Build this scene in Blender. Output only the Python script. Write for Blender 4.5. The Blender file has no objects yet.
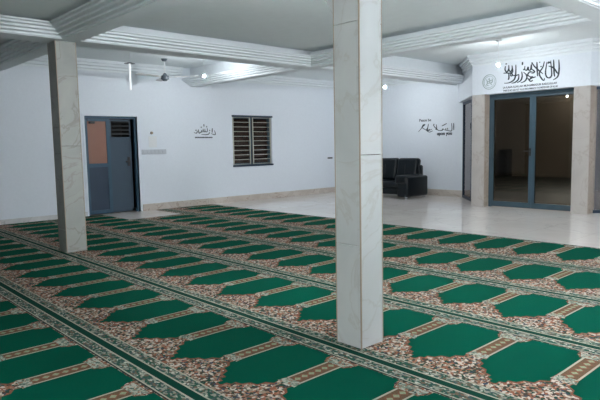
import bpy, bmesh, math, random
from mathutils import Vector, Matrix
random.seed(7)
sc = bpy.context.scene
COL = sc.collection
PI = math.pi

# ------------------------------------------------------------------ materials
def srgb(r, g, b):
    def f(c):
        c /= 255.0
        return c / 12.92 if c <= .04045 else ((c + .055) / 1.055) ** 2.4
    return (f(r), f(g), f(b), 1.0)

def new_mat(name):
    m = bpy.data.materials.new(name); m.use_nodes = True
    nt = m.node_tree
    return m, nt, nt.nodes['Principled BSDF']

def plain(name, col, rough=.6, metal=0.0, bump=0.0, bscale=60, var=.06, spec=.5):
    m, nt, p = new_mat(name)
    N, L = nt.nodes, nt.links
    tc = N.new('ShaderNodeTexCoord')
    nz = N.new('ShaderNodeTexNoise'); nz.inputs['Scale'].default_value = bscale; nz.inputs['Detail'].default_value = 3
    L.new(tc.outputs['Object'], nz.inputs['Vector'])
    r = N.new('ShaderNodeValToRGB')
    r.color_ramp.elements[0].position = .3; r.color_ramp.elements[1].position = .7
    r.color_ramp.elements[0].color = tuple(c * (1 - var) for c in col[:3]) + (1,)
    r.color_ramp.elements[1].color = tuple(min(1, c * (1 + var)) for c in col[:3]) + (1,)
    L.new(nz.outputs['Fac'], r.inputs['Fac']); L.new(r.outputs['Color'], p.inputs['Base Color'])
    p.inputs['Roughness'].default_value = rough; p.inputs['Metallic'].default_value = metal
    p.inputs['Specular IOR Level'].default_value = spec
    if bump:
        b = N.new('ShaderNodeBump'); b.inputs['Strength'].default_value = bump; b.inputs['Distance'].default_value = .01
        L.new(nz.outputs['Fac'], b.inputs['Height']); L.new(b.outputs['Normal'], p.inputs['Normal'])
    return m

def speckle(name, cols, scale, rough=.9, stretch=(1, 1, 1)):
    """woven multi-colour floral pattern: voronoi cells picking from a palette"""
    m, nt, p = new_mat(name)
    N, L = nt.nodes, nt.links
    tc = N.new('ShaderNodeTexCoord'); mp = N.new('ShaderNodeMapping')
    mp.inputs['Scale'].default_value = stretch
    nz = N.new('ShaderNodeTexNoise'); nz.inputs['Scale'].default_value = scale * .6
    mx = N.new('ShaderNodeMixRGB'); mx.inputs['Fac'].default_value = .03
    v = N.new('ShaderNodeTexVoronoi'); v.inputs['Scale'].default_value = scale
    L.new(tc.outputs['Object'], mp.inputs['Vector']); L.new(mp.outputs['Vector'], nz.inputs['Vector'])
    L.new(mp.outputs['Vector'], mx.inputs['Color1']); L.new(nz.outputs['Color'], mx.inputs['Color2'])
    L.new(mx.outputs['Color'], v.inputs['Vector'])
    sep = N.new('ShaderNodeSeparateColor'); L.new(v.outputs['Color'], sep.inputs['Color'])
    r = N.new('ShaderNodeValToRGB'); r.color_ramp.interpolation = 'CONSTANT'
    el = r.color_ramp.elements
    n = sum(w for _, w in cols); a = 0
    for i, (c, w) in enumerate(cols):
        e = el[0] if i == 0 else (el[1] if i == 1 else el.new(a / n))
        e.position = a / n; e.color = c; a += w
    L.new(sep.outputs['Red'], r.inputs['Fac']); L.new(r.outputs['Color'], p.inputs['Base Color'])
    p.inputs['Roughness'].default_value = rough; p.inputs['Specular IOR Level'].default_value = .15
    return m

def marble(name, c1, c2, vein, scale=1.3, rough=.25, tile=None, joint=None):
    m, nt, p = new_mat(name)
    N, L = nt.nodes, nt.links
    tc = N.new('ShaderNodeTexCoord')
    nz = N.new('ShaderNodeTexNoise'); nz.inputs['Scale'].default_value = scale; nz.inputs['Detail'].default_value = 8
    nz.inputs['Distortion'].default_value = 1.2
    L.new(tc.outputs['Object'], nz.inputs['Vector'])
    r = N.new('ShaderNodeValToRGB'); e = r.color_ramp.elements
    e[0].position = .32; e[0].color = c1; e[1].position = .68; e[1].color = c2
    v = e.new(.5); v.color = tuple((a + b) / 2 for a, b in zip(c1, c2))
    v2 = e.new(.515); v2.color = vein
    v3 = e.new(.53); v3.color = tuple((a + b) / 2 for a, b in zip(c1, c2))
    L.new(nz.outputs['Fac'], r.inputs['Fac'])
    out = r.outputs['Color']
    if tile:
        br = N.new('ShaderNodeTexBrick'); br.offset = 0; br.inputs['Scale'].default_value = 1
        br.inputs['Brick Width'].default_value = tile; br.inputs['Row Height'].default_value = tile
        br.inputs['Mortar Size'].default_value = .003
        br.inputs['Color1'].default_value = (1, 1, 1, 1); br.inputs['Color2'].default_value = (.93, .93, .93, 1)
        br.inputs['Mortar'].default_value = joint
        L.new(tc.outputs['Object'], br.inputs['Vector'])
        mx = N.new('ShaderNodeMixRGB'); mx.blend_type = 'MULTIPLY'; mx.inputs['Fac'].default_value = 1
        L.new(out, mx.inputs['Color1']); L.new(br.outputs['Color'], mx.inputs['Color2'])
        out = mx.outputs['Color']
    L.new(out, p.inputs['Base Color']); p.inputs['Roughness'].default_value = rough
    return m

def glass_mat(name, tint, through, ior=1.5):
    m, nt, p = new_mat(name)
    N, L = nt.nodes, nt.links
    N.remove(p)
    out = N['Material Output']
    t = N.new('ShaderNodeBsdfTransparent'); t.inputs['Color'].default_value = through
    g = N.new('ShaderNodeBsdfGlossy'); g.inputs['Color'].default_value = tint; g.inputs['Roughness'].default_value = .015
    fr = N.new('ShaderNodeFresnel'); fr.inputs['IOR'].default_value = ior
    mx = N.new('ShaderNodeMixShader')
    L.new(fr.outputs['Fac'], mx.inputs['Fac']); L.new(t.outputs['BSDF'], mx.inputs[1]); L.new(g.outputs['BSDF'], mx.inputs[2])
    L.new(mx.outputs['Shader'], out.inputs['Surface'])
    return m

def emit(name, col, s):
    m, nt, p = new_mat(name)
    p.inputs['Base Color'].default_value = (.9, .9, .9, 1)
    p.inputs['Emission Color'].default_value = col; p.inputs['Emission Strength'].default_value = s
    return m

M = {}
M['wall'] = plain('white_wall_paint', srgb(225, 231, 238), .75, bump=.03, bscale=25, var=.015, spec=.3)
M['ceil'] = plain('ceiling_paint', srgb(229, 236, 238), .8, var=.015, bscale=8, spec=.3)
M['beam'] = plain('beam_paint', srgb(229, 235, 239), .7, var=.015, bscale=12, spec=.3)
M['floor'] = marble('polished_floor_marble', srgb(240, 233, 227), srgb(247, 241, 236), srgb(228, 222, 217), 1.1, .055, .8, srgb(232, 228, 224))
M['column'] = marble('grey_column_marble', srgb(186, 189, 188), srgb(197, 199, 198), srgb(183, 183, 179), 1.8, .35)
M['columndark'] = marble('dim_column_marble', srgb(146, 149, 144), srgb(162, 163, 157), srgb(138, 136, 128), 1.8, .4)  # left column's darker tone, its weaker light also put into the colour
M['groove'] = plain('dark_grout', srgb(96, 86, 76), .8)
M['bead'] = plain('brown_corner_bead', srgb(160, 144, 126), .5)
M['pillar'] = marble('cream_pillar_marble', srgb(180, 174, 169), srgb(192, 187, 182), srgb(174, 166, 159), 1.6, .3)
M['reveal'] = marble('beige_reveal_marble', srgb(160, 146, 132), srgb(176, 164, 152), srgb(146, 132, 118), 2.2, .35)
M['skirt'] = marble('beige_skirting_marble', srgb(190, 180, 170), srgb(208, 200, 192), srgb(168, 152, 138), 2.5, .3)
M['skirtw'] = marble('pale_skirting_marble', srgb(192, 192, 192), srgb(212, 212, 212), srgb(170, 170, 170), 2.5, .3)
M['blue'] = plain('blue_grey_metal', srgb(62, 84, 96), .4, .0, var=.05, bscale=4)
M['doorblue'] = plain('teal_blue_door_metal', srgb(40, 74, 94), .45, var=.06, bscale=4)
M['dooropen'] = plain('black_louvre_metal', srgb(10, 12, 14), .6)
M['bluedark'] = plain('dark_blue_metal', srgb(20, 46, 68), .45, var=.06, bscale=3)
M['bluegrey'] = plain('grey_blue_panel', srgb(48, 68, 84), .5, var=.05, bscale=3)
M['black'] = plain('black_metal', srgb(24, 26, 28), .4)
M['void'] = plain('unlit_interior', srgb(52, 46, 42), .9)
M['porchfloor'] = plain('dark_porch_floor', srgb(22, 21, 19), .7)
M['brownwall'] = plain('brown_porch_wall', srgb(92, 82, 72), .85)
M['brownglass'] = plain('brown_frosted_glass', srgb(136, 90, 70), .35, var=.08, bscale=2)
M['louvre'] = plain('brown_louvre_glass', srgb(52, 38, 32), .25, var=.3, bscale=9)
M['bar'] = plain('cream_bar_paint', srgb(196, 194, 182), .5)
M['leather'] = plain('black_leather', srgb(7, 17, 23), .3, bump=.12, bscale=45, var=.15, spec=.3)
M['chrome'] = plain('chrome', srgb(200, 200, 205), .15, 1.0)
M['white'] = plain('white_plastic', srgb(226, 228, 230), .4)
M['greyplastic'] = plain('grey_plastic', srgb(190, 195, 202), .4)
M['ink'] = plain('black_vinyl', srgb(44, 54, 62), .6)
M['seal'] = plain('pale_green_vinyl', srgb(156, 172, 172), .6)
M['fanmetal'] = plain('dark_fan_metal', srgb(76, 84, 92), .4)
M['fanblade'] = plain('tan_fan_blade', srgb(196, 194, 192), .5)
M['glassdoor'] = glass_mat('bronze_glass', (.80, .72, .64, 1), (.34, .35, .34, 1), 1.55)
M['glassside'] = glass_mat('side_glass', (.95, .9, .9, 1), (.45, .42, .40, 1), 2.6)
M['bulb'] = emit('lit_bulb', (.93, .97, 1, 1), 640)
M['porchglobe'] = emit('warm_globe', (1, .92, .82, 1), 1300)
M['bulbweak'] = emit('weak_bulb', (.93, .97, 1, 1), 640)
M['bulbstrong'] = emit('strong_bulb', (.93, .97, 1, 1), 520)
M['fillside'] = emit('side_fill_tube', (.95, .97, 1, 1), 135)  # this and the next two: glow of the added fill lights
M['fillrear'] = emit('rear_fill_tube', (.90, .97, 1, 1), 150)
M['fillcol'] = emit('column_fill_tube', (.93, .97, 1, 1), 560)
M['tube'] = emit('dim_lit_tube', (.93, .97, 1, 1), .2)
# carpet
M['green'] = plain('green_pile', srgb(0, 76, 58), .95, bump=.3, bscale=220, var=.12, spec=.04)
M['dgreen'] = plain('dark_green_pile', srgb(2, 58, 45), .95, var=.12, bscale=220, spec=.1)
M['floral'] = speckle('woven_florals', [(srgb(196, 182, 168), 22), (srgb(140, 88, 66), 20), (srgb(70, 58, 48), 22), (srgb(150, 132, 114), 16), (srgb(20, 62, 50), 12), (srgb(60, 68, 84), 7), (srgb(160, 112, 90), 8)], 66)
M['border'] = speckle('woven_border', [(srgb(30, 78, 64), 34), (srgb(140, 140, 128), 24), (srgb(62, 80, 80), 18), (srgb(104, 88, 72), 16), (srgb(186, 182, 168), 8)], 64, stretch=(.8, 1.2, 1))
M['pale'] = speckle('woven_pale_florals', [(srgb(168, 168, 154), 40), (srgb(116, 126, 112), 24), (srgb(140, 100, 80), 18), (srgb(60, 84, 78), 12)], 76)
M['rust'] = plain('rust_pile', srgb(124, 80, 62), .95, var=.25, bscale=90, spec=.1)
M['sepb'] = plain('brown_pile', srgb(106, 80, 60), .95, var=.3, bscale=120, spec=.1)
M['cream'] = plain('cream_pile', srgb(170, 164, 148), .95, var=.08, bscale=90, spec=.1)
M['olive'] = plain('olive_pile', srgb(142, 146, 116), .95, var=.2, bscale=90, spec=.1)
M['seam'] = plain('dark_seam', srgb(12, 30, 24), .95)

# ------------------------------------------------------------------ mesh helpers
class MB:
    def __init__(s): s.bm = bmesh.new(); s.mi = 0
    def face(s, pts, mi=None):
        f = s.bm.faces.new([s.bm.verts.new(p) for p in pts]); f.material_index = s.mi if mi is None else mi
        return f
    def box(s, x0, x1, y0, y1, z0, z1, bev=0, seg=2, mi=None):
        r = bmesh.ops.create_cube(s.bm, size=1)
        vs = r['verts']
        for v in vs:
            v.co = Vector(((x0 + x1) / 2 + v.co.x * (x1 - x0), (y0 + y1) / 2 + v.co.y * (y1 - y0), (z0 + z1) / 2 + v.co.z * (z1 - z0)))
        fs = list({f for v in vs for f in v.link_faces})
        for f in fs: f.material_index = s.mi if mi is None else mi
        if bev:
            es = list({e for v in vs for e in v.link_edges})
            bmesh.ops.bevel(s.bm, geom=es, offset=bev, segments=seg, profile=.5, affect='EDGES')
        return s
    def prism(s, poly, z0, z1, mi=None):
        lo = [s.bm.verts.new((x, y, z0)) for x, y in poly]; hi = [s.bm.verts.new((x, y, z1)) for x, y in poly]
        n = len(poly); fs = [s.bm.faces.new(list(reversed(lo))), s.bm.faces.new(hi)]
        for i in range(n): fs.append(s.bm.faces.new((lo[i], lo[(i + 1) % n], hi[(i + 1) % n], hi[i])))
        for f in fs: f.material_index = s.mi if mi is None else mi
        return s
    def sweep(s, path, prof, closed=False):
        """profile (d to the left of travel, z) swept along a plan path with mitred corners"""
        n = len(path); P = [Vector(p) for p in path]; rings = []
        def nrm(a, b):
            d = (b - a).normalized(); return Vector((-d.y, d.x))
        for i in range(n):
            if closed or 0 < i < n - 1:
                n1, n2 = nrm(P[i - 1], P[i]), nrm(P[i], P[(i + 1) % n])
                m = (n1 + n2).normalized(); m = m / max(.2, m.dot(n1))
            else:
                m = nrm(P[0], P[1]) if i == 0 else nrm(P[-2], P[-1])
            rings.append([s.bm.verts.new((P[i].x + m.x * d, P[i].y + m.y * d, z)) for d, z in prof])
        k = len(prof)
        for i in range(n if closed else n - 1):
            a, b = rings[i], rings[(i + 1) % n]
            for j in range(k): s.bm.faces.new((a[j], a[(j + 1) % k], b[(j + 1) % k], b[j]))
        if not closed:
            s.bm.faces.new(rings[0]); s.bm.faces.new(list(reversed(rings[-1])))
        return s
    def cyl(s, a, b, r0, r1=None, seg=16):
        a, b = Vector(a), Vector(b); d = b - a
        q = Vector((0, 0, 1)).rotation_difference(d.normalized()).to_matrix().to_4x4()
        mat = Matrix.Translation((a + b) / 2) @ q
        bmesh.ops.create_cone(s.bm, cap_ends=True, segments=seg, radius1=r0, radius2=r0 if r1 is None else r1, depth=d.length, matrix=mat)
        return s
    def ball(s, c, r, u=20, v=14, sc_=(1, 1, 1)):
        bmesh.ops.create_uvsphere(s.bm, u_segments=u, v_segments=v, radius=r, matrix=Matrix.Translation(c) @ Matrix.Diagonal((*sc_, 1)))
        return s
    def build(s, name, mats, parent=None, smooth=False, recalc=True):
        if recalc: bmesh.ops.recalc_face_normals(s.bm, faces=s.bm.faces)
        me = bpy.data.meshes.new(name); s.bm.to_mesh(me); s.bm.free()
        for m in (mats if isinstance(mats, (list, tuple)) else [mats]): me.materials.append(M[m])
        if smooth:
            for p in me.polygons: p.use_smooth = True
        o = bpy.data.objects.new(name, me); COL.objects.link(o)
        if parent: o.parent = parent
        return o

def thing(name, label, cat, loc=(0, 0, 0), group=None, rz=0):
    o = bpy.data.objects.new(name, None); COL.objects.link(o); o.location = loc; o.rotation_euler.z = rz
    o.empty_display_size = .1
    o['label'] = label; o['category'] = cat
    if group: o['group'] = group
    return o
def tag(o, label, cat, group=None):
    o['label'] = label; o['category'] = cat
    if group: o['group'] = group
    return o
def struct(o):
    o['kind'] = 'structure'; return o

# ------------------------------------------------------------------ setting
CZ = 3.25                      # ceiling
XW, YS = -11.7, 12.9           # left wall plane, sofa wall plane
XR, YR = 1.3, -1.5             # right and rear walls
DY0, DY1, DH = 4.725, 5.895, 2.10
WY0, WY1, WZ0, WZ1 = 8.48, 9.77, .92, 2.17
LZ = 2.41                      # entrance lintel underside
EX0, EX1, EY = -6.57, -4.14, 11.15

struct(MB().box(-13.2, XR + .2, YR - .2, YS + .2, -.2, 0).build('floor', 'floor'))
struct(MB().box(-15, XR + .2, YS + .2, 22.4, -.2, 0).build('floor_porch', 'porchfloor'))
struct(MB().box(XW - .2, XR + .2, YR - .2, YS + .2, CZ, CZ + .15).box(XW, XR, YR, 2.84, 3.025, CZ).box(-7.5, -2.6, 3.0, 7.4, 3.09, CZ).build('ceiling', 'ceil'))
w = MB()
for y0, y1, z0, z1 in ((YR - .2, DY0, 0, CZ), (DY0, DY1, DH, CZ), (DY1, WY0, 0, CZ), (WY0, WY1, 0, WZ0), (WY0, WY1, WZ1, CZ), (WY1, YS + .2, 0, CZ)):
    w.box(XW - .2, XW, y0, y1, z0, z1)
struct(w.build('wall_left', 'wall'))
GX = -7.80                     # glass of the left splay meets the sofa wall here
GX2 = EX1 + EX0 - GX
struct(MB().box(XW, GX, YS, YS + .2, 0, LZ).box(XW, EX0 - 1.43, YS, YS + .2, LZ, CZ).build('wall_back', 'wall'))
struct(MB().box(GX2, XR, YS, YS + .2, 0, LZ).box(EX1 + 1.43, XR, YS, YS + .2, LZ, CZ).build('wall_side', 'wall'))
struct(MB().box(XR, XR + .2, YR - .2, YS + .2, 0, CZ).build('wall_right', 'wall'))
struct(MB().box(XW, XR, YR - .2, YR, 0, CZ).build('wall_rear', 'brownwall'))
D = 1.43
struct(MB().prism([(EX0 - D, YS), (EX0, EY), (EX1, EY), (EX1 + D, YS), (EX1 + D, YS + .2), (EX0 - D, YS + .2)], LZ, CZ).build('wall_entrance', 'wall'))

# dark porch outside the glass, corridor behind the blue door, room behind the grille
p = MB().box(-15, XR, 22, 22.2, 0, 3.4).box(-15, -14.8, YS + .2, 22, 0, 3.4).box(XR - .2, XR, YS + .2, 22, 0, 3.4).box(-15, XR, YS + .2, 22.2, 3.4, 3.5)
struct(p.build('wall_porch', 'brownwall'))
p = MB().box(-13.2, -13.1, DY0 - .3, DY1 + .3, 0, 2.4).box(-13.2, XW - .2, DY0 - .4, DY0 - .3, 0, 2.4).box(-13.2, XW - .2, DY1 + .3, DY1 + .4, 0, 2.4).box(-13.2, XW - .2, DY0 - .4, DY1 + .4, 2.4, 2.5)
struct(p.build('wall_corridor', 'void'))
p = MB().box(-13.0, -12.9, WY0 - .3, WY1 + .3, .4, 2.4).box(-13.0, XW - .2, WY0 - .4, WY0 - .3, .4, 2.4).box(-13.0, XW - .2, WY1 + .3, WY1 + .4, .4, 2.4)
p.box(-13.0, XW - .2, WY0 - .4, WY1 + .4, 2.4, 2.5).box(-13.0, XW - .2, WY0 - .4, WY1 + .4, .3, .4)
struct(p.build('wall_recess', 'void'))

# beams with stepped cornices round every coffer
BZ = 2.83
SL = (YS - EY) / 1.43
AX0, AX1, BX0, BX1 = -7.96, -7.58, -2.70, -2.44
AY0, AY1, BY0, BY1 = 2.84, 3.07, 7.30, 7.54
struct(MB().box(XW, XR, AY0, AY1, BZ, CZ).build('trim_1', 'beam'))
struct(MB().box(XW, XR, BY0, BY1, BZ, CZ).build('trim_2', 'beam'))
def xbeam(n, x0, x1, yend):
    b = MB()
    for y0, y1 in ((YR, AY0), (AY1, BY0), (BY1, yend)): b.box(x0, x1, y0, y1, BZ, CZ)
    struct(b.build('trim_%d' % n, 'beam'))
xbeam(3, AX0, AX1, EY + (EX0 - AX1) * SL)
xbeam(4, BX0, BX1, EY + (BX0 - EX1) * SL)
PRO = [(0, 2.838), (.03, 2.838), (.03, 2.862), (.085, 2.872), (.085, 2.896), (.14, 2.906), (.14, 2.93), (.195, 2.94), (.195, 2.962), (.235, 2.968), (.235, 2.99), (0, 2.99)]
WPRO = [(0, 3.02), (.015, 3.02), (.015, 3.06), (.045, 3.075), (.045, 3.12), (.08, 3.135), (.08, 3.18), (.11, 3.19), (.11, CZ), (0, CZ)]
tn = 5
def cornice(path, prof, closed=False):
    global tn
    struct(MB().sweep(path, prof, closed).build('trim_%d' % tn, 'beam')); tn += 1
e = .0
# (left of travel = inside of the coffer)
cornice([(XW, AY0), (AX0, AY0), (AX0, YR)][::-1], PRO)                       # near left
cornice([(AX1, YR), (AX1, AY0), (BX0, AY0), (BX0, YR)][::-1], PRO)          # near middle
cornice([(BX1, YR), (BX1, AY0), (XR, AY0)][::-1], PRO)
cornice([(XW, BY0), (AX0, BY0), (AX0, AY1), (XW, AY1)][::-1], PRO)
cornice([(AX1, AY1), (BX0, AY1), (BX0, BY0), (AX1, BY0)], PRO, True)
cornice([(BX1, AY1), (XR, AY1)], PRO); cornice([(XR, BY0), (BX1, BY0), (BX1, AY1)], PRO)
cornice([(AX0, YS - .12), (AX0, BY1), (XW, BY1)][::-1], PRO)
cornice([(BX0, EY + (BX0 - EX1) * SL), (BX0, BY1), (AX1, BY1), (AX1, EY + (EX0 - AX1) * SL)][::-1], PRO)
cornice([(XR, BY1), (BX1, BY1), (BX1, YS - .05)][::-1], PRO)
for a, b in ((YR, AY0 - .24), (AY1 + .24, BY0 - .24), (BY1 + .24, YS)): cornice([(XW, b), (XW, a)], WPRO)
cornice([(AX0 - .24, YS), (XW, YS)], WPRO)
cornice([(BX0 - .24, EY + (BX0 - .24 - EX1) * SL), (EX1, EY), (EX0, EY), (AX1 + .24, EY + (EX0 - AX1 - .24) * SL)], WPRO)

# skirting
struct(MB().box(XW, XW + .02, YR, DY0 - .04, 0, .10).build('baseboard_left', 'skirtw'))
struct(MB().box(XW, XW + .02, DY1 + .1, YS, 0, .15).build('baseboard_wall', 'skirt'))
struct(MB().box(XW + .02, GX - .03, YS - .02, YS, 0, .17).build('baseboard_back', 'skirt'))

# ------------------------------------------------------------------ door_1: blue metal double door in the left wall
dr = struct(thing('door_1', '', '', (XW - .09, 0, 0)))
del dr['label']; del dr['category']
def dl(y): return y
f = MB(); T = .05
f.box(-.03, .04, DY0, DY0 + T, 0, DH).box(-.03, .04, DY1 - T, DY1, 0, DH).box(-.03, .04, DY0 + T, DY1 - T, DH - T, DH)
f.build('door_frame', 'doorblue', dr)
ym = DY0 + .565
lf = MB(); a, b = DY0 + T + .003, ym
lf.box(-.02, .02, a, a + .03, .02, DH - T - .004).box(-.02, .02, b - .075, b, .02, DH - T - .004)
lf.box(-.02, .02, a + .04, b - .075, DH - T - .06, DH - T - .004).box(-.02, .02, a + .04, b - .075, .02, .1).box(-.02, .02, a + .03, b - .075, 1.02, 1.1)
lf = lf.build('leaf', 'doorblue', dr)
MB().box(-.012, .006, a + .035, b - .07, 1.09, DH - T - .055).build('pane', 'brownglass', lf)['label'] = 'brown frosted glass pane'
MB().box(-.012, .006, a + .035, b - .07, .09, 1.03).build('lower_panel', 'bluedark', lf)
MB().box(.006, .05, a + .07, a + .19, DH - .16, DH - .115, .008).build('door_closer', 'black', lf)
a, b = ym + .004, DY1 - T - .055
r = MB()
r.box(-.05, -.02, a, a + .045, .02, DH - T - .01).box(-.05, -.02, b - .03, b, .02, DH - T - .01).box(-.05, -.02, a, b, .02, .09).box(-.05, -.02, a, b, 1.6, 1.66).box(-.05, -.02, a, b, DH - T - .05, DH - T - .01)
r = r.build('leaf', 'bluegrey', dr)
MB().box(-.045, -.028, a + .03, b - .02, .08, 1.61).build('lower_panel', 'bluegrey', r)
lv = MB()
for k in range(4):
    z = 1.70 + k * .085
    lv.face([(-.045, a + .04, z + .05), (-.045, b - .025, z + .05), (-.02, b - .025, z), (-.02, a + .04, z)])
    lv.face([(-.045, a + .04, z + .056), (-.02, a + .04, z + .006), (-.02, b - .025, z + .006), (-.045, b - .025, z + .056)])
lv.build('louvre', 'dooropen', r)
MB().box(-.02, -.010, b - .10, b - .045, 1.02, 1.22, .002).cyl((-.02, b - .07, 1.12), (.03, b - .07, 1.12), .012).box(.02, .04, b - .16, b - .06, 1.105, 1.135, .004).build('handle', 'black', r)
# jamb lining on the right reveal
struct(MB().box(XW - .2, XW + .012, DY1, DY1 + .05, 0, DH).box(XW + .0, XW + .012, DY0 - .045, DY0, 0, DH).box(XW, XW + .012, DY0 - .045, DY1 + .05, DH, DH + .04).build('trim_40', 'wall'))
struct(MB().box(XW, XW + .03, DY1 + .05, DY1 + .1, 0, .15).build('trim_41', 'skirt'))

# ------------------------------------------------------------------ window_1: barred louvre window
wn = struct(thing('window_1', '', '', (0, 0, 0))); del wn['label']; del wn['category']
f = MB()
ymid = (WY0 + WY1) / 2
for y0, y1 in ((WY0, WY0 + .06), (ymid - .03, ymid + .03), (WY1 - .06, WY1)): f.box(XW - .15, XW - .09, y0, y1, WZ0, WZ1)
f.box(XW - .15, XW - .09, WY0 + .06, WY1 - .06, WZ0, WZ0 + .05).box(XW - .15, XW - .09, WY0 + .06, WY1 - .06, WZ1 - .05, WZ1)
f.build('window_frame', 'blue', wn)
for y0, y1 in ((WY0 + .065, ymid - .035), (ymid + .035, WY1 - .065)):
    l = MB()
    for k in range(8):
        z = WZ0 + .06 + k * .142
        l.bm.verts.ensure_lookup_table()
        pts = [(XW - .15, y0, z + .11), (XW - .15, y1, z + .11), (XW - .10, y1, z), (XW - .10, y0, z)]
        l.face(pts); l.face([(x - .006, y, zz) for x, y, zz in reversed(pts)])
    l.build('louvre', 'louvre', wn)
g = MB(); R_ = .0055
for y0, y1 in ((WY0 + .045, ymid - .07), (ymid + .03, WY1 - .03)):
    for y in (y0, y1): g.box(XW - .045, XW - .025, y - .010, y + .010, WZ0 + .02, WZ1 - .02)
    n = 10
    for k in range(n + 1):
        z = WZ0 + .03 + k * (WZ1 - WZ0 - .06) / n
        g.box(XW - .04, XW - .028, y0, y1, z - R_, z + R_)
g.build('burglar_bars', 'bar', wn)
MB().box(XW - .2, XW + .03, WY0 - .012, WY1 + .012, WZ0 - .03, WZ0 + .012).build('window_sill', 'bluedark', wn)
MB().box(XW - .1, XW + .03, WY0 - .012, WY1 + .012, WZ1 - .015, WZ1 + .025).build('head_rail', 'bluedark', wn)

# ------------------------------------------------------------------ entrance: marble pillars, glazed double door, splayed side windows
def pillar(x0, x1, lab):
    t = thing('marble_pillar', lab, 'pillar', ((x0 + x1) / 2, EY + .15, 0), 'entrance pillars')
    h = (x1 - x0) / 2
    MB().box(-h, h, -.15, -.12, 0, LZ, .003, 1).build('front_slab', 'pillar', t)
    MB().box(-h, h, -.12, .22, 0, LZ).build('shaft', 'reveal', t)
    return t
pillar(EX0, -6.28, 'cream marble pillar at the left side of the glass entrance doors, nearest the sofa')
pillar(-4.44, EX1, 'cream marble pillar at the right side of the glass entrance doors')
DX0, DX1, DYY = -6.28, -4.44, EY + .26
d2 = struct(thing('door_2', '', '', (0, DYY, 0))); del d2['label']; del d2['category']
f = MB(); f.box(DX0, DX0 + .05, -.04, .04, 0, LZ).box(DX1 - .05, DX1, -.04, .04, 0, LZ).box(DX0 + .05, DX1 - .05, -.04, .04, LZ - .05, LZ)
f.build('door_frame', 'blue', d2)
xm = -5.335
for k, (a, b) in enumerate(((DX0 + .053, xm - .002), (xm + .002, DX1 - .053))):
    q = MB()
    sl = (.04, .06) if k == 0 else (.06, .03)
    q.box(a, a + sl[0], -.025, .025, .012, LZ - .053).box(b - sl[1], b, -.025, .025, .012, LZ - .053)
    q.box(a + sl[0], b - sl[1], -.025, .025, .012, .125).box(a + sl[0], b - sl[1], -.025, .025, LZ - .11, LZ - .053)
    q = q.build('leaf', 'blue', d2)
    MB().box(a + sl[0] - .01, b - sl[1] + .01, -.004, .004, .115, LZ - .10).build('pane', 'glassdoor', q)
    if k == 0:
        MB().box(b - .055, b - .015, -.034, -.025, 1.10, 1.26, .004).cyl((b - .035, -.034, 1.2), (b - .035, -.075, 1.2), .01).box(b - .16, b - .025, -.088, -.07, 1.188, 1.212, .005).build('handle', 'black', q)

def side_window(n, xa, ya, xb, yb):
    """full-height glazing along a splay, from the sofa wall (a) to the pillar (b)"""
    L = math.hypot(xb - xa, yb - ya)
    t = struct(thing('window_%d' % n, '', '', (xa, ya, 0), None, math.atan2(yb - ya, xb - xa))); del t['label']; del t['category']
    f = MB(); m_ = L * (.5 if n == 3 else .56)
    f.box(0, .06, -.03, .03, 0, LZ).box(L - .06, L, -.03, .03, 0, LZ).box(m_ - .05, m_ + .05, -.03, .03, 0, LZ)
    for u, v in ((.06, m_ - .05), (m_ + .05, L - .06)):
        f.box(u, v, -.03, .03, 0, .06).box(u, v, -.03, .03, LZ - .06, LZ)
    f.build('window_frame', 'bluedark', t)
    for u, v in ((.055, m_ - .045), (m_ + .045, L - .055)):
        MB().box(u, v, -.004, .004, .055, LZ - .055).build('pane', 'glassside', t)
side_window(2, GX - .02, YS - .01, EX0 + .06, 11.42)
side_window(3, EX1 - .06, 11.42, GX2 + .02, YS - .01)

# ------------------------------------------------------------------ marble columns
def column(cx, cy, s, lab, joints, haunch, mat='column'):
    t = thing('marble_column', lab, 'column', (cx, cy, 0), 'marble clad columns in the prayer hall')
    h = s / 2
    c = MB().box(-h + .012, h - .012, -h + .012, h - .012, 0.012, BZ - .002).build('core', 'groove', t)
    m = MB()
    for face in range(4):
        js = [.009] + joints[face % 2] + [BZ - .001]
        rot = Matrix.Rotation(face * PI / 2, 3, 'Z')
        for z0, z1 in zip(js[:-1], js[1:]):
            k = len(m.bm.verts)
            m.bm.verts.ensure_lookup_table()
            pre = set(m.bm.verts)
            m.box(-h, h - .016, -h, -h + .016, z0 + .002, z1 - .002, .002, 1)
            for v in m.bm.verts:
                if v not in pre: v.co = rot @ v.co
    m.build('cladding', mat, t)
    for k in range(4):
        rot = Matrix.Rotation(k * PI / 2, 3, 'Z')
        q = rot @ Vector((h - .004, -h + .004, 0))
        MB().cyl((q.x, q.y, .009), (q.x, q.y, BZ - .002), .006, seg=8).build('corner_bead', 'bead', t)
    if haunch:
        b = MB(); z0 = 2.27
        lo = [(-h - .001, z0)]; pts = [(-h - .001, z0), (-h - .36, BZ - .002), (-h - .001, BZ - .002)]
        A = [b.bm.verts.new((x, -h + .002, z)) for x, z in pts]; B = [b.bm.verts.new((x, h - .002, z)) for x, z in pts]
        b.bm.faces.new(A); b.bm.faces.new(list(reversed(B)))
        for i in range(3): b.bm.faces.new((A[i], A[(i + 1) % 3], B[(i + 1) % 3], B[i]))
        b.build('haunch', 'column', t)
    return t
column(-2.595, 2.938, .232, 'grey marble column in the foreground right of the centre of the hall', [[.72, 2.2], [1.33]], True)
column(-7.835, 2.915, .275, 'grey marble column farther back on the left, before the blue door', [[.32, .68, 1.0, 1.35, 1.7, 2.1], [1.45]], False, 'columndark')

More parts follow.
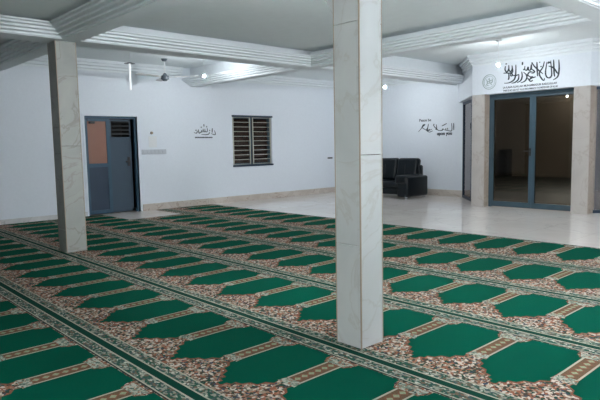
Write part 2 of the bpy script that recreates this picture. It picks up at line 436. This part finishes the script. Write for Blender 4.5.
# ------------------------------------------------------------------ prayer carpets
ROWS = [-.70, .47, 1.62, 2.745, 3.95, 5.14, 6.38, 7.86]
NAMES = ['green prayer carpet strip under the camera, just below the bottom of the picture',
    'green prayer carpet strip lying nearest the camera, its corner cut by the bottom left frame',
    'green prayer carpet strip in front of both marble columns',
    'green prayer carpet strip that both marble columns stand on',
    'fourth green prayer carpet strip, running up to the blue metal door',
    'green prayer carpet strip ending short of the left wall beside the bare floor patch',
    'farthest green prayer carpet strip, along the bare marble before the sofa and glass doors']
ARCH = [(.222, .50), (.215, .45), (.19, .41), (.165, .37), (.125, .34), (.09, .305), (.06, .28), (.03, .235), (0, .19)]
def jag(pts, amp, step, rng):
    """resample a polyline and give it leaf-like teeth"""
    out = []
    for (x0, y0), (x1, y1) in zip(pts[:-1], pts[1:]):
        L = math.hypot(x1 - x0, y1 - y0); n = max(1, int(L / step + .5))
        for i in range(n):
            t = i / n; k = amp * (1 if len(out) % 2 else -1) * rng.uniform(.5, 1)
            nx, ny = -(y1 - y0) / L, (x1 - x0) / L
            out.append((x0 + (x1 - x0) * t + nx * k, y0 + (y1 - y0) * t + ny * k))
    out.append(pts[-1]); return out
def carpet(k, x0, x1, lab):
    y0 = ROWS[k]; last = k == len(ROWS) - 2
    P = (ROWS[k + 1] - y0) / 1.17
    ya, yb = y0 - .14, ROWS[k + 1] - .14
    cx, cy = 0, ya
    mats = ['floral', 'green', 'dgreen', 'border', 'cream', 'rust', 'sepb', 'pale', 'olive', 'seam']
    m = MB(); rng = random.Random(11)
    Z = .008
    m.box(x0, x1, ya + .001, yb - .001, 0, Z, mi=0)
    def quad(a, b, c, d, z, mi): m.face([(a, c, Z + z), (b, c, Z + z), (b, d, Z + z), (a, d, Z + z)], mi)
    # row line: seam, band, light line, stripe, light line, band, light line
    quad(x0, x1, y0 - .138, y0 - .126, .0004, 9)
    quad(x0, x1, y0 - .126, y0 - .03, .0004, 3); quad(x0, x1, y0 + .03, y0 + .115, .0004, 3)
    quad(x0, x1, y0 - .03, y0 + .03, .0004, 2)
    for yy, w_ in ((-.122, .005), (-.034, .006), (.034, .006), (.117, .005)): quad(x0, x1, y0 + yy - w_, y0 + yy + w_, .0008, 4)
    Y = lambda t: y0 + t * P
    te = 1.17 - .145 / P          # top end of the fields
    yt = yb - .004 if not last else yb - .05
    n0 = int((x0 + 1.59) / .56) - 2; n1 = int((x1 + 1.59) / .56) + 2
    cl = lambda x: min(max(x, x0 + .012), x1 - .012)
    for n in range(n0, n1 + 1):
        c = -1.59 + n * .56
        if c - .2 < x1 and c + .2 > x0:
            for amp, grow, z, mi in ((.016, .014, .0004, 5), (.015, 0, .0008, 1)):
                right = [(s_ + grow * .6, t) for s_, t in ARCH]; right = [(s_, t - grow) for s_, t in right]
                left = [(-s_, t) for s_, t in reversed(right)]
                low = jag(right + left[1:], amp, .035, rng)
                top = [(-.222, Y(.50)), (-.222, yt - .11), (-.19, yt - .085), (-.165, yt - .06), (-.16, yt), (.16, yt), (.165, yt - .06), (.19, yt - .085), (.222, yt - .11)]
                poly = [(c + s_, Y(t)) for s_, t in low] + [(c + s_, yy) for s_, yy in top]
                if poly[0][1] >= Y(.5): pass
                pts = []
                for x, y in poly: pts.append((cl(x), y, Z + z))
                if max(q[0] for q in pts) - min(q[0] for q in pts) > .05: m.face(pts, mi)
        s = c + .28                # separator between two niches
        if s - .06 > x0 and s + .06 < x1:
            ys, ye = Y(.56), yt - .10
            quad(s - .058, s + .058, ys, ye, .0010, 6)
            for sx in (-.057, .057): quad(s + sx - .007, s + sx + .007, ys, ye, .0012, 4)
            nd = 6; st = (ye - ys) / nd
            for i in range(nd):
                yc = ys + st * (i + .5)
                for r_, z, mi in ((.036, .0014, 5), (.024, .0016, 8)):
                    m.face([(s - r_, yc, Z + z), (s, yc - r_, Z + z), (s + r_, yc, Z + z), (s, yc + r_, Z + z)], mi)
            # base by the border and small capital by the arches
            for (ha, hb, u, v, z, mi) in ((.085, .115, yt - .105, yt - .012, .0010, 5), (.078, .105, yt - .098, yt - .018, .0012, 7), (.075, .062, Y(.49), Y(.565), .0010, 7)):
                m.face([(s - ha, u, Z + z), (s + ha, u, Z + z), (s + hb, v, Z + z), (s - hb, v, Z + z)], mi)
    if last:
        quad(x0, x1, yb - .05, yb - .02, .0012, 3); quad(x0, x1, yb - .02, yb - .002, .0012, 2)
    quad(x0, x0 + .02, ya + .002, yb - .002, .0018, 6)
    o = m.build('prayer_carpet', mats, recalc=False)
    tag(o, lab, 'carpet', 'prayer carpet strips')
    return o
for k in range(0, 7):
    carpet(k, {5: -10.4, 6: -11.62}.get(k, -11.66), XR - .03, NAMES[k])

# ------------------------------------------------------------------ sofa
sf = thing('sofa', 'black leather two-seat sofa with padded arms against the white wall behind the column', 'sofa', (-9.40, 11.95, 0))
def pad(name, x0, x1, y0, y1, z0, z1, bev, parent, puff=0):
    b = MB().box(x0, x1, y0, y1, z0, z1, bev, 4)
    return b.build(name, 'leather', parent, smooth=True)
AXO = .86
pad('base', -AXO + .29, AXO - .29, -.36, .40, .10, .27, .03, sf)
pad('back_frame', -AXO + .16, AXO - .16, .28, .46, .10, .84, .05, sf)
for s in (-1, 1):
    x0, x1 = (s * (AXO - .34), s * AXO) if s > 0 else (-AXO, -AXO + .34)
    a = pad('armrest', x0, x1, -.46, .44, .055, .575, .055, sf)
    pad('arm_pad', x0 + (-.05 if s > 0 else .02), x1 + (.05 if s < 0 else -.02) - (0 if s > 0 else .0), -.50, .30, .38, .605, .075, a)
for s in (-1, 1):
    c = pad('seat_cushion', min(0, s * .55) + .004, max(0, s * .55) - .004, -.44, .24, .27, .44, .055, sf)
    b = MB().box(min(0, s * .66) + .004, max(0, s * .66) - .004, .13, .36, (.42), 1.02, .085, 5)
    for v in b.bm.verts:
        v.co.y += (v.co.z - .42) * .16                     # leans back
        v.co.y -= .035 * math.sin(max(0, min(1, (v.co.z - .42) / .60)) * PI * 2) * .6
    b.build('back_cushion', 'leather', sf, smooth=True)
    MB().cyl((s * .33, .125, .5), (s * .33, .16, .86), .006, seg=6).build('seam', 'black', sf)
for x in (-AXO + .06, AXO - .12):
    for y in (-.40, .34):
        MB().box(x, x + .06, y, y + .06, 0.0, .06, .006).build('foot', 'chrome', sf)['label'] = 'short chrome foot'

# ------------------------------------------------------------------ lamps, added fill lights and fan
def bulb(x, y, lab, mat='bulb', zb=2.80):
    t = thing('pendant_bulb', lab, 'lamp', (x, y, 0), 'bare bulbs hanging from the ceiling coffers')
    MB().cyl((0, 0, CZ - .03), (0, 0, CZ), .045, .05).build('ceiling_rose', 'white', t)
    MB().cyl((0, 0, zb + .075), (0, 0, CZ - .03), .004, seg=8).build('cord', 'white', t)
    MB().cyl((0, 0, zb + .02), (0, 0, zb + .08), .024, .016).build('lamp_holder', 'white', t)
    MB().ball((0, 0, zb), .024, 16, 12).build('bulb', mat, t, smooth=True)
bulb(-9.62, 6.33, 'bare lit bulb hanging before the left wall, right of the ceiling fan')
bulb(-8.97, 11.16, 'bare lit bulb hanging in front of the wall above the sofa', 'bulbweak')
bulb(-5.26, 9.82, 'bare lit bulb hanging before the round seal over the entrance', 'bulbstrong')

def fill_batten(x, y, z, rz, lab, mat='fillside'):  # added lights out of view, brightening the columns, walls and ceiling
    t = thing('fill_light', lab, 'lamp', (x, y, z), 'added fill lights on the walls', rz)
    MB().box(0, .05, -.62, .62, -.03, .03, .006).build('housing', 'white', t)
    MB().cyl((.075, -.58, 0), (.075, .58, 0), .019, seg=12).build('tube', mat, t)
    for s_ in (-1, 1): MB().box(.05, .095, s_ * .60 - .02, s_ * .60 + .02, -.025, .025, .004).build('end_cap', 'white', t)
fill_batten(-2.1, YR, 1.05, PI / 2, 'added fill light low on the rear wall behind the camera', 'fillrear')

fill_batten(XR, 5.3, 1.25, PI, 'added fill light on the right wall beyond the frame')
fill_batten(XR, 8.6, 1.6, PI, 'added unseen fill light on the right wall near the entrance')
t = thing('column_fill', 'added upright fill light hidden on the far face of the foreground column', 'lamp', (-2.595, 3.0555, 2.60))  # added out of sight to brighten the middle coffer
MB().box(-.035, .035, 0, .04, -.22, .22, .006).build('housing', 'white', t)
MB().cyl((0, .06, -.19), (0, .06, .19), .016, seg=12).build('tube', 'fillcol', t)
for s_ in (-1, 1): MB().box(-.022, .022, .04, .08, s_ * .205 - .015, s_ * .205 + .015, .003).build('end_cap', 'white', t)

t = thing('pendant_lamp', 'slim white tube lamp hanging from the ceiling above the blue door', 'lamp', (-9.62, 4.76, 0))
MB().cyl((0, 0, CZ - .03), (0, 0, CZ), .05).build('ceiling_rose', 'white', t)
MB().cyl((0, 0, 2.935), (0, 0, CZ - .03), .005, seg=8).build('cord', 'white', t)
MB().cyl((0, 0, 2.915), (0, 0, 2.935), .10, .04, 20).build('shade', 'fanmetal', t)
MB().cyl((0, 0, 2.45), (0, 0, 2.915), .016, seg=16).build('tube', 'tube', t, smooth=False)

t = thing('ceiling_fan', 'ceiling fan with dark motor and thin blades near the left wall', 'fan', (-10.72, 6.08, 0))
MB().cyl((0, 0, CZ - .05), (0, 0, CZ), .04, .07).build('canopy', 'fanmetal', t)
MB().cyl((0, 0, 2.95), (0, 0, CZ - .07), .012, seg=10).build('rod', 'white', t)
MB().cyl((0, 0, 2.83), (0, 0, 2.90), .085, .085, 24).cyl((0, 0, 2.90), (0, 0, 2.96), .06, .02, 24).cyl((0, 0, 2.795), (0, 0, 2.83), .04, .07, 24).build('motor', 'fanmetal', t)
for k in range(3):
    a = math.radians(42 + 120 * k)
    ca, sa = math.cos(a), math.sin(a)
    b = MB()
    b.box(.10, .24, -.02, .02, 2.865, 2.873)
    b.prism([(.2, -.055), (.66, -.07), (.72, -.05), (.72, .05), (.66, .07), (.2, .055)], 2.873, 2.881)
    for v in b.bm.verts:
        x, y = v.co.x, v.co.y; v.co.z += y * .12
        v.co.x, v.co.y = x * ca - y * sa, x * sa + y * ca
    b.build('blade', 'fanblade', t)

def porch_lamp(x, y, lab, r):
    t = thing('porch_lamp', lab, 'lamp', (x, y, 3.4), 'small lamps in the dark porch')
    MB().cyl((0, 0, -.36), (0, 0, 0), .012, seg=8).build('stem', 'black', t)
    MB().ball((0, 0, -.36 - r), r, 14, 10).build('globe', 'porchglobe', t, smooth=True)
porch_lamp(-8.75, 21.4, 'tiny lamp glowing in the dark porch, seen at the top of the right glass leaf', .022)
porch_lamp(-6.6, 17.6, 'added unseen lamp in the dark porch, hidden behind the right entrance pillar', .11)  # added to brighten the brown porch wall behind the glass
t = thing('shelf_unit', 'dark shelf unit in the porch, seen through the left glass leaf', 'shelf', (-11.3, 21.75, 0))
MB().box(-.2, -.17, -.2, .2, 0, 1.1).box(.17, .2, -.2, .2, 0, 1.1).box(-.17, .17, .17, .2, 0, 1.1).build('carcass', 'black', t)
for k in range(6): MB().box(-.17, .17, -.2, .17, .02 + k * .21, .045 + k * .21).build('shelf', 'black', t)

# ------------------------------------------------------------------ small things on the left wall
t = thing('switch_panel', 'long pale switch plate low beside the blue door', 'switch', (XW, 6.28, 1.32))
MB().box(0, .012, -.30, .31, -.055, .055, .004).build('plate', 'greyplastic', t)
for k in range(6): MB().box(.012, .018, -.27 + k * .095, -.20 + k * .095, -.035, .035, .002, 1).build('switch', 'greyplastic', t)
t = thing('wall_notice', 'small white paper notice on the wall above the switch plate', 'notice', (XW, 6.26, 1.54))
MB().box(.0, .002, -.10, .10, -.12, .13).build('sheet', 'white', t)
t = thing('wall_sensor', 'tiny brown wall button above the white notice', 'button', (XW, 6.24, 1.745))
MB().cyl((0, 0, 0), (.03, 0, 0), .032, .028).build('body', 'bead', t)
t = thing('wall_hook', 'small dark hook on the wall beside the foreground column', 'hook', (XW, 11.98, 1.02))
MB().box(0, .012, -.10, .10, -.02, .02, .004).cyl((.012, 0, 0), (.06, 0, .0), .01, seg=8).build('body', 'black', t)

# ------------------------------------------------------------------ lettering
def words(lines, near=.016):
    """group the pen strokes that touch into letters"""
    def dense(l):
        o = []
        for (x0, y0), (x1, y1) in zip(l[:-1], l[1:]):
            n = max(1, int(math.hypot(x1 - x0, y1 - y0) / .008))
            o += [(x0 + (x1 - x0) * i / n, y0 + (y1 - y0) * i / n) for i in range(n)]
        return o + [l[-1]]
    G = [([l], dense(l)) for l in lines]
    go = True
    while go:
        go = False
        for i in range(len(G)):
            for j in range(i + 1, len(G)):
                if any(math.hypot(p[0] - q[0], p[1] - q[1]) < near for p in G[i][1] for q in G[j][1]):
                    G[i] = (G[i][0] + G[j][0], G[i][1] + G[j][1]); del G[j]; go = True; break
            if go: break
    return [g[0] for g in G]
def calligraphy(lines, conv, w, mat, parent):
    for grp in words(lines):
        m = MB(); strokes(m, grp, conv, w); m.build('letter', mat, parent)
def strokes(m, lines, conv, w):
    """calligraphic pen strokes: each a flat ribbon 3 mm thick, thicker in the middle"""
    for pts in lines:
        P = [Vector(p) for p in pts]
        q = []
        for i in range(len(P) - 1):                       # round the corners a little (Catmull-Rom)
            p0, p1, p2, p3 = P[max(i - 1, 0)], P[i], P[i + 1], P[min(i + 2, len(P) - 1)]
            for s in range(4):
                u = s / 4
                q.append(.5 * (2 * p1 + (p2 - p0) * u + (2 * p0 - 5 * p1 + 4 * p2 - p3) * u * u + (3 * p1 - p0 - 3 * p2 + p3) * u ** 3))
        q.append(P[-1]); n = len(q)
        L, R2 = [], []
        for i, p in enumerate(q):
            d = (q[min(i + 1, n - 1)] - q[max(i - 1, 0)])
            d = d.normalized() if d.length > 1e-6 else Vector((1, 0))
            ww = w * (.45 + .55 * math.sin(PI * min(1, (i + .6) / n))) * (.75 + .35 * abs(d.y + .3 * d.x))
            nn = Vector((-d.y, d.x)) * ww
            L.append(p + nn); R2.append(p - nn)
        for i in range(n - 1):
            f = [L[i], L[i + 1], R2[i + 1], R2[i]]
            a = [m.bm.verts.new(conv(v.x, v.y, .003)) for v in f]; b = [m.bm.verts.new(conv(v.x, v.y, .0)) for v in f]
            m.bm.faces.new(a); m.bm.faces.new(list(reversed(b)))
            for j in range(4): m.bm.faces.new((a[j], b[j], b[(j + 1) % 4], a[(j + 1) % 4]))
def text(name, body, size, width, loc, rot, mat, parent, bold=0.0):
    cu = bpy.data.curves.new(name + '_curve', 'FONT'); cu.body = body; cu.size = size; cu.extrude = .001; cu.offset = bold
    o = bpy.data.objects.new(name + '_tmp', cu); COL.objects.link(o)
    dg = bpy.context.evaluated_depsgraph_get(); me = bpy.data.meshes.new_from_object(o.evaluated_get(dg))
    COL.objects.unlink(o); bpy.data.objects.remove(o)
    xs = [v.co.x for v in me.vertices]; k = width / (max(xs) - min(xs)); x0 = min(xs)
    for v in me.vertices: v.co.x = (v.co.x - x0) * k
    me.materials.append(M[mat])
    r = bpy.data.objects.new(name, me); COL.objects.link(r); r.parent = parent
    r.location = loc; r.rotation_euler = rot
    return r
CALL_MAIN = [[(-5.592, 2.95), (-5.59, 2.849), (-5.596, 2.729), (-5.63, 2.649), (-5.728, 2.603), (-5.839, 2.604)], [(-5.814, 2.948), (-5.823, 2.874), (-5.782, 2.823), (-5.743, 2.884), (-5.744, 2.959)], [(-5.744, 2.959), (-5.733, 2.855), (-5.696, 2.823), (-5.669, 2.876), (-5.675, 2.947)], [(-5.675, 2.947), (-5.657, 2.819), (-5.712, 2.797), (-5.812, 2.807), (-5.857, 2.806)], [(-5.742, 2.809), (-5.736, 2.706), (-5.753, 2.661)], [(-5.711, 2.76), (-5.682, 2.784), (-5.661, 2.755), (-5.687, 2.733), (-5.711, 2.76)], [(-5.661, 2.741), (-5.592, 2.734), (-5.524, 2.75)], [(-5.524, 2.75), (-5.532, 2.658), (-5.599, 2.6), (-5.678, 2.589)], [(-5.467, 2.799), (-5.455, 2.706), (-5.483, 2.626), (-5.56, 2.587)], [(-5.428, 2.785), (-5.369, 2.725), (-5.358, 2.66), (-5.405, 2.6), (-5.482, 2.58)], [(-5.401, 2.901), (-5.404, 2.838), (-5.362, 2.815), (-5.334, 2.875), (-5.328, 2.82), (-5.286, 2.816), (-5.269, 2.922), (-5.258, 2.813)], [(-5.451, 2.989), (-5.456, 2.926)], [(-5.438, 2.832), (-5.391, 2.845)], [(-5.234, 2.765), (-5.295, 2.78), (-5.341, 2.722), (-5.283, 2.679), (-5.232, 2.683)], [(-5.339, 2.658), (-5.281, 2.589), (-5.231, 2.611)], [(-5.32, 2.619), (-5.232, 2.665)], [(-5.815, 2.985), (-5.785, 2.997)], [(-5.261, 2.957), (-5.251, 2.929)], [(-5.297, 2.835), (-5.24, 2.811), (-5.202, 2.77), (-5.239, 2.747), (-5.286, 2.761)], [(-5.293, 2.662), (-5.237, 2.657), (-5.172, 2.668)], [(-5.266, 2.958), (-5.204, 2.87), (-5.119, 2.788), (-5.034, 2.708)], [(-5.159, 2.954), (-5.151, 2.819), (-5.14, 2.674)], [(-5.012, 2.946), (-5.037, 2.842), (-5.108, 2.725), (-5.05, 2.611), (-5.013, 2.581), (-5.0, 2.624)], [(-4.958, 2.93), (-4.974, 2.835), (-4.983, 2.712), (-4.951, 2.637), (-4.897, 2.623), (-4.862, 2.673), (-4.875, 2.824), (-4.887, 2.948)], [(-4.939, 2.893), (-4.922, 2.926), (-4.894, 2.896)], [(-4.833, 2.959), (-4.825, 2.836), (-4.815, 2.694), (-4.802, 2.631)], [(-4.817, 2.8), (-4.775, 2.725), (-4.747, 2.687)], [(-4.733, 2.947), (-4.723, 2.824), (-4.727, 2.702), (-4.754, 2.618), (-4.833, 2.573)], [(-4.929, 2.847), (-4.857, 2.822), (-4.806, 2.763)], [(-5.084, 2.865), (-5.065, 2.845)], [(-5.113, 2.94), (-5.091, 2.941)]]
CALL_PEACE = [[(-8.12, 1.904), (-8.118, 1.724)], [(-8.182, 1.906), (-8.176, 1.717), (-8.284, 1.715), (-8.411, 1.743)], [(-8.411, 1.743), (-8.443, 1.771), (-8.464, 1.732), (-8.539, 1.723), (-8.669, 1.764)], [(-8.648, 1.889), (-8.635, 1.774), (-8.68, 1.765)], [(-8.735, 1.874), (-8.68, 1.807), (-8.561, 1.72)], [(-8.476, 1.842), (-8.328, 1.903)], [(-8.757, 1.726), (-8.867, 1.696), (-8.956, 1.755), (-8.901, 1.824)], [(-8.779, 1.773), (-8.911, 1.731), (-9.024, 1.782), (-9.092, 1.831), (-9.002, 1.903), (-9.069, 1.887), (-9.114, 1.813), (-9.217, 1.712)], [(-8.89, 1.917), (-8.923, 1.75), (-8.845, 1.776)], [(-8.714, 1.91), (-8.735, 1.855)], [(-8.306, 1.785), (-8.295, 1.739)], [(-8.359, 1.777), (-8.348, 1.735)]]
CALL_LEFT = [[(7.35, 1.76), (7.41, 1.74), (7.442, 1.766), (7.436, 1.806)], [(7.475, 1.832), (7.495, 1.74), (7.55, 1.773)], [(7.557, 1.754), (7.575, 1.806), (7.589, 1.76)], [(7.556, 1.714), (7.673, 1.703), (7.768, 1.721), (7.794, 1.767)], [(7.663, 1.846), (7.668, 1.78), (7.723, 1.78), (7.734, 1.86)], [(7.608, 1.846), (7.628, 1.773), (7.668, 1.787)], [(7.841, 1.734), (7.912, 1.707), (7.961, 1.714), (7.94, 1.808)], [(7.878, 1.861), (7.866, 1.754)], [(7.39, 1.806), (7.429, 1.819)], [(7.788, 1.821), (7.803, 1.794)], [(7.556, 1.898), (7.562, 1.866)], [(7.713, 1.913), (7.719, 1.88)], [(7.636, 1.959), (7.641, 1.899)]]

c = (-5.3, EY, 2.72)
t = thing('wall_calligraphy', 'large black Arabic calligraphy with two small text lines over the glass entrance doors', 'lettering', c)
calligraphy(CALL_MAIN, lambda x, z, d: (x - c[0], -d - .0005, z - c[2]), .0145, 'ink', t)
text('text_line', 'LA ILAHA ILLALLAH MUHAMMADUR RASULULLAH', .055, 1.10, (-5.86 - c[0], -.001, 2.495 - c[2]), (PI / 2, 0, 0), 'ink', t, .0015)
text('text_line', 'THERE IS NO GOD BUT ALLAH MUHAMMAD IS THE MESSENGER OF ALLAH', .05, 1.12, (-5.86 - c[0], -.001, 2.432 - c[2]), (PI / 2, 0, 0), 'ink', t, .0012)
t = thing('wall_seal', 'round pale green seal left of the large calligraphy over the doors', 'emblem', (-6.17, EY, 2.66))
m = MB()
def ring(r, w): return [[(r * math.cos(a * PI / 12), r * math.sin(a * PI / 12)) for a in range(25)]]
strokes(m, ring(.150, 1), lambda x, z, d: (x, -d - .0005, z), .009); strokes(m, ring(.118, 1), lambda x, z, d: (x, -d - .0005, z), .005)
strokes(m, [[(-.07, .06), (-.04, -.01), (-.06, -.06), (.0, -.08)], [(0, .08), (.01, .0), (-.02, -.04)], [(.06, .07), (.07, 0), (.03, -.03), (.06, -.07)], [(-.06, .0), (.0, .02), (.06, .03)], [(-.03, .07), (-.01, .05)]], lambda x, z, d: (x, -d - .0005, z), .010)
m.build('emblem', 'seal', t)
c2 = (-8.65, YS, 1.8)
t = thing('wall_calligraphy', 'black Arabic greeting with small English words on the wall right of the sofa', 'lettering', c2)
calligraphy(CALL_PEACE, lambda x, z, d: (x - c2[0], -d - .0005, z - c2[2]), .0125, 'ink', t)
text('text_line', 'Peace be', .10, .38, (-9.19 - c2[0], -.001, 1.985 - c2[2]), (PI / 2, 0, 0), 'ink', t, .002)
text('text_line', 'upon you', .115, .455, (-8.625 - c2[0], -.001, 1.61 - c2[2]), (PI / 2, 0, 0), 'ink', t, .006)
c3 = (XW, 7.65, 1.75)
t = thing('wall_calligraphy', 'small black Arabic calligraphy on the left wall between the blue door and barred window', 'lettering', c3)
calligraphy(CALL_LEFT, lambda y, z, d: (d + .0005, y - c3[1], z - c3[2]), .011, 'ink', t)
m = MB(); x = 7.385; rr = random.Random(3)
while x < 7.87:
    k = rr.uniform(.018, .03)
    strokes(m, [[(x, 1.622), (x + .004, 1.655)], [(x + .004, 1.65), (x + k, 1.628)]], lambda y, z, d: (d + .0005, y - c3[1], z - c3[2]), .009)
    x += k + .012
m.build('text_line', 'ink', t)

# ------------------------------------------------------------------ camera, world, view
cam = bpy.data.cameras.new('camera'); co = bpy.data.objects.new('camera', cam); COL.objects.link(co)
F = 565.2; cam.sensor_width = 36; cam.lens = F / 600 * 36; cam.clip_start = .05
yaw, pit, rol = .827735, -.096014, .018547
cy, sy, cp, sp, cr, sr = math.cos(yaw), math.sin(yaw), math.cos(pit), math.sin(pit), math.cos(rol), math.sin(rol)
RM = Matrix(((cy, -sy, 0), (sy, cy, 0), (0, 0, 1))) @ Matrix(((1, 0, 0), (0, cp, -sp), (0, sp, cp))) @ Matrix(((cr, 0, sr), (0, 1, 0), (-sr, 0, cr)))
X, Yf, Zu = RM.col[0], RM.col[1], RM.col[2]
co.matrix_world = Matrix(((X.x, Zu.x, -Yf.x, 0), (X.y, Zu.y, -Yf.y, 0), (X.z, Zu.z, -Yf.z, 1.4), (0, 0, 0, 1)))
sc.camera = co
wd = bpy.data.worlds.new('night'); sc.world = wd; wd.use_nodes = True
wd.node_tree.nodes['Background'].inputs['Color'].default_value = (.02, .024, .03, 1)
sc.view_settings.view_transform = 'Standard'; sc.view_settings.look = 'None'; sc.view_settings.gamma = 1
sc.view_settings.use_curve_mapping = False
sc.view_settings.exposure = 1.73
